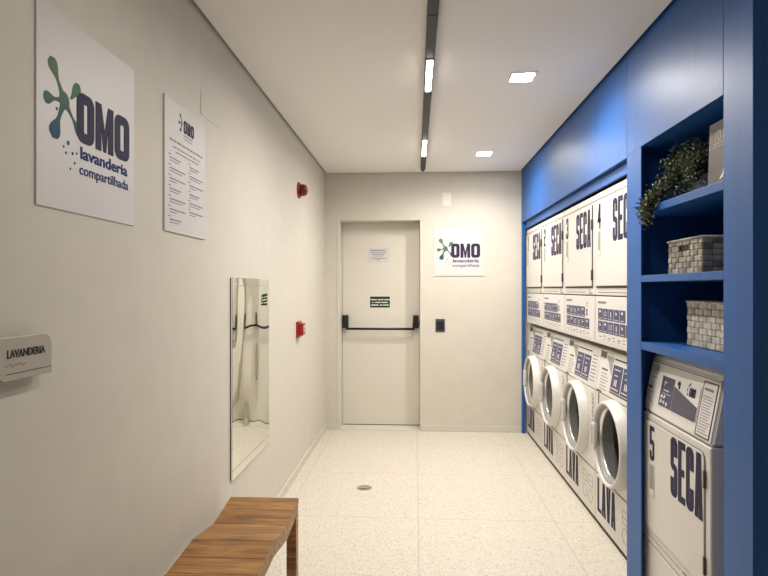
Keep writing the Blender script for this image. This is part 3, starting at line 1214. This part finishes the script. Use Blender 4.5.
def zat(y):
    for (ya, za), (yb, zb) in zip(prof, prof[1:]):
        if yb <= y <= ya:
            return za + (zb - za) * (ya - y) / (ya - yb)
    return prof[-1][1]


kk = 0
for i, parts in segs:
    (ya, za), (yb, zb) = prof[i], prof[i + 1]
    acc = 0
    for p in parts:
        u0, u1 = acc, acc + p
        acc = u1
        p0 = (ya + (yb - ya) * u0, za + (zb - za) * u0)
        p1 = (ya + (yb - ya) * u1, za + (zb - za) * u1)
        g = .0012
        b = mb('wood2' if kk in (1, 2, 4, 7) else 'wood')
        t = bmesh.new()
        pts = [(p0[0] - g, p0[1]), (p1[0] + g, p1[1]), (p1[0] + g, p1[1] - TH), (p0[0] - g, p0[1] - TH)]
        a = [t.verts.new((bx0, q[0], q[1])) for q in pts]
        c = [t.verts.new((bx1, q[0], q[1])) for q in pts]
        t.faces.new(a); t.faces.new(c[::-1])
        for j in range(4):
            t.faces.new((a[j], c[j], c[(j + 1) % 4], a[(j + 1) % 4]))
        bmesh.ops.recalc_face_normals(t, faces=t.faces)
        bmesh.ops.bevel(t, geom=list(t.edges), offset=.0015, segments=1, affect='EDGES')
        b._merge(t)
        b.build('plank', bn)
        kk += 1
for sx in (bx0 + .001, bx1 - .023):
    b = mb('wood2')
    t = bmesh.new()
    ys = [p[0] for p in prof]
    ys[0], ys[-1] = 2.516, 1.263
    pts = [(y, zat(y) - TH) for y in ys] + [(y, zat(y) - TH - .036) for y in reversed(ys)]
    n = len(pts)
    a = [t.verts.new((sx, q[0], q[1])) for q in pts]
    c = [t.verts.new((sx + .022, q[0], q[1])) for q in pts]
    t.faces.new(a); t.faces.new(c[::-1])
    for j in range(n):
        t.faces.new((a[j], c[j], c[(j + 1) % n], a[(j + 1) % n]))
    bmesh.ops.recalc_face_normals(t, faces=t.faces)
    b._merge(t)
    if sx > 0:
        b.use('wood')
        for k in range(10):
            yy = 2.46 - k * .125
            b.lathe([(.005, 0), (.005, .0008)], sx + .022, zat(yy) - TH - .018, 10, 'x', yy)
    b.build('side_rail', bn)
for x0 in (bx0 + .001, bx1 - .046):
    for sy in (2.517, 1.216):
        mb('wood2').box(x0, x0 + .045, sy, sy + .046, 0, min(zat(sy), zat(sy + .046)) - TH - .001, .002).build('leg', bn)

# ------------------------------------------------------------ things on the shelves
# trailing plant in a white pot
pz = 1.7875
fp = thing('trailing_plant', 'trailing green leafy plant in white pot on the top shelf', 'plant', (1.20, 2.405, pz))
mb('pot').lathe([(.045, 0), (.050, .004), (.062, .09), (.063, .10), (.058, .10), (.055, .085)], 0, 0, 28, 'z').build('pot', fp)
mb('soil').lathe([(.054, .075), (.054, .086)], 0, 0, 20, 'z').build('soil', fp)
stems = mb('soil')
lv = mb('leaf')


def leaf(p, d, L, wd):
    d = d.normalized()
    s = d.cross(Vector((random.uniform(-1, 1), random.uniform(-1, 1), random.uniform(-1, 1)))).normalized()
    nn = s.cross(d)
    pts = [p, p + d * L * .35 + s * wd + nn * wd * .35, p + d * L - nn * L * .12, p + d * L * .35 - s * wd + nn * wd * .35, p + d * L * .5 + nn * -.001]
    vs = [lv.bm.verts.new(q) for q in pts]
    n0 = len(lv.bm.faces)
    lv.bm.faces.new((vs[0], vs[1], vs[4]))
    lv.bm.faces.new((vs[1], vs[2], vs[4]))
    lv.bm.faces.new((vs[2], vs[3], vs[4]))
    lv.bm.faces.new((vs[3], vs[0], vs[4]))
    lv._mark(n0)


def sprig(path, n, spread, lo=.010, hi=.018):
    stems.tube(path, .0013, 5)
    for k in range(n):
        s = random.random() * (len(path) - 1.001)
        i = int(s)
        p = Vector(path[i]).lerp(Vector(path[i + 1]), s - i)
        p = p + Vector((random.gauss(0, spread), random.gauss(0, spread), random.gauss(0, spread * .9)))
        leaf(p, Vector((random.uniform(-1, .4), random.uniform(-1, 1), random.uniform(-.7, .8))), random.uniform(lo, hi), random.uniform(.0035, .006))


top = Vector((0, 0, .09))
# bushy crown: local y+ is toward the far side, x- is out of the shelf
for k in range(46):
    a = random.uniform(0, 2 * PI)
    rr = random.uniform(.03, .15)
    e = Vector((-.03 + rr * math.cos(a) * .6, max(-.155, min(.15, .005 + rr * math.sin(a))), random.uniform(.12, .262)))
    mid = top.lerp(e, .5) + Vector((0, 0, .02))
    sprig([top, mid, e], 34, .014, .014, .024)
for k in range(18):
    e = Vector((random.uniform(-.11, -.02), random.uniform(.12, .20), random.uniform(.10, .24)))
    sprig([top, top.lerp(e, .5) + Vector((0, 0, .03)), e], 30, .014, .014, .024)
for k in range(56):
    e = Vector((random.uniform(-.135, -.05), random.uniform(-.15, .15), random.uniform(.012, .16)))
    mid = top.lerp(e, .55) + Vector((-.02, 0, .045))
    sprig([top, mid, e], 34, .013, .014, .024)
# trailing strands over the shelf front, drifting to the far side
for k in range(34):
    o = random.uniform(-.03, .03)
    far = random.uniform(.09, .20)
    fall = random.uniform(-.10, -.01)
    path = [top, Vector((-.08, .04 + o, .115)), Vector((-.150, .08 + o, .05)), Vector((-.172, .07 + far * .5, -.01)), Vector((-.176, far, fall))]
    sprig(path, 42, .016, .014, .024)
for v in lv.bm.verts:      # leaves lie on the shelf board, never inside it
    if v.co.z < .002 and v.co.x > -.162:
        if v.co.z > -.018:
            v.co.z = .002 + random.random() * .004
        else:
            v.co.x = -.162 - random.random() * .012
    v.co.z = min(v.co.z, .283)
stems.build('stems', fp, 'thin brown stems')
lv.build('foliage', fp)

# framed cover leaning at the near end of the top shelf
pf = thing('picture_board', 'taupe printed board with pale lettering standing at the near end of the top shelf', 'picture', (1.115, 2.088, 1.7885), -PI / 2)
tilt = Matrix.Rotation(math.radians(-2.0), 4, 'X')
mb('cover2').box(-.118, .118, 0, .022, .0, .250, .001, 1).build('board', pf, None, tilt)
b = mb('cover').box(-.113, .118, -.0012, .001, .003, .246)
b.build('printed_face', pf, 'taupe printed face', tilt)
b = mb('cover2')
for x0, hh in ((-.098, .040), (-.076, .034), (-.058, .038), (-.040, .036), (-.020, .036), (.002, .036)):
    b.prism([(x0, .178), (x0 + .007, .178), (x0 + .007, .178 + hh), (x0, .178 + hh)], -.002, 0)
bars(b, [(-.098, -.088, .178, .006), (-.052, -.040, .208, .006), (-.052, -.040, .178, .006)], -.0012)
bars(b, [(-.085, .06, .166, .005), (-.085, -.02, .155, .004)], -.0012)
b.use('pot').prism([(-.035, .030), (-.012, .034), (.02, .10), (-.002, .085), (-.012, .052)], -.002, 0)
b.build('cover_print', pf, 'pale lettering and shape', tilt)


# woven baskets
def basket(name, label, loc, wx, dy, h, nx, ny, nz, key, rim_key, hole=None, rz=-PI / 2):
    r = thing(name, label, 'basket', loc, rz, 'woven baskets on the blue shelves')
    b = mb(key)
    b.box(-wx / 2 + .004, wx / 2 - .004, .004, dy - .004, .002, .008)
    core = .006
    t = .004
    # front and back, left and right: alternating raised weave strips
    for side in range(4):
        n = nx if side < 2 else ny
        span = wx if side < 2 else dy
        for i in range(n):
            for k in range(nz):
                c0, c1 = span * i / n, span * (i + 1) / n
                z0, z1 = h * k / nz, h * (k + 1) / nz
                if hole and side == 0 and c1 - wx / 2 > hole[0] and c0 - wx / 2 < hole[1] and z1 > hole[2] and z0 < hole[3]:
                    continue
                up = (i + k) % 2 == 0
                b.use(key if (i * 5 + k * 3) % 4 else key + 'd')
                out = -.002 if up else .0
                gx, gz = (.0006, .0004) if up else (.0012, .0008)
                e0, e1 = c0 + gx, c1 - gx
                if side == 0:
                    b.box(-wx / 2 + e0, -wx / 2 + e1, out, core, z0 + max(gz, 0), z1 - gz, .0022, 1)
                elif side == 1:
                    b.box(-wx / 2 + e0, -wx / 2 + e1, dy - core, dy - out, z0 + max(gz, 0), z1 - gz, .0022, 1)
                elif side == 2:
                    b.box(-wx / 2 + out, -wx / 2 + core, e0, e1, z0 + max(gz, 0), z1 - gz, .0022, 1)
                else:
                    b.box(wx / 2 - core, wx / 2 - out, e0, e1, z0 + max(gz, 0), z1 - gz, .0022, 1)
    b.build('woven_body', r)
    b = mb('black')  # solid black fill, paints the inside shade seen through the hand hole
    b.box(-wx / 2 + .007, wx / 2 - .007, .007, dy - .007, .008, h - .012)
    b.build('shade_fill', r, 'black fill for the shade inside the basket')
    b = mb(rim_key)
    p = [(-wx / 2, -.001, h), (wx / 2, -.001, h), (wx / 2, dy, h), (-wx / 2, dy, h), (-wx / 2, -.001, h)]
    for a, c in zip(p, p[1:]):
        b.tube([a, c], .0055, 8)
    b.build('rim', r)
    return r


basket('woven_basket', 'low grey woven basket with a hand hole on the middle shelf', (1.094, 2.346, 1.4785), .285, .33, .138, 9, 8, 6, 'wicker', 'wicker', (-.045, .045, .095, .112))
basket('woven_basket', 'taller cream woven basket on the lowest blue shelf above dryer 5', (1.182, 2.343, 1.1725), .330, .30, .188, 10, 9, 7, 'wicker2', 'wicker2')
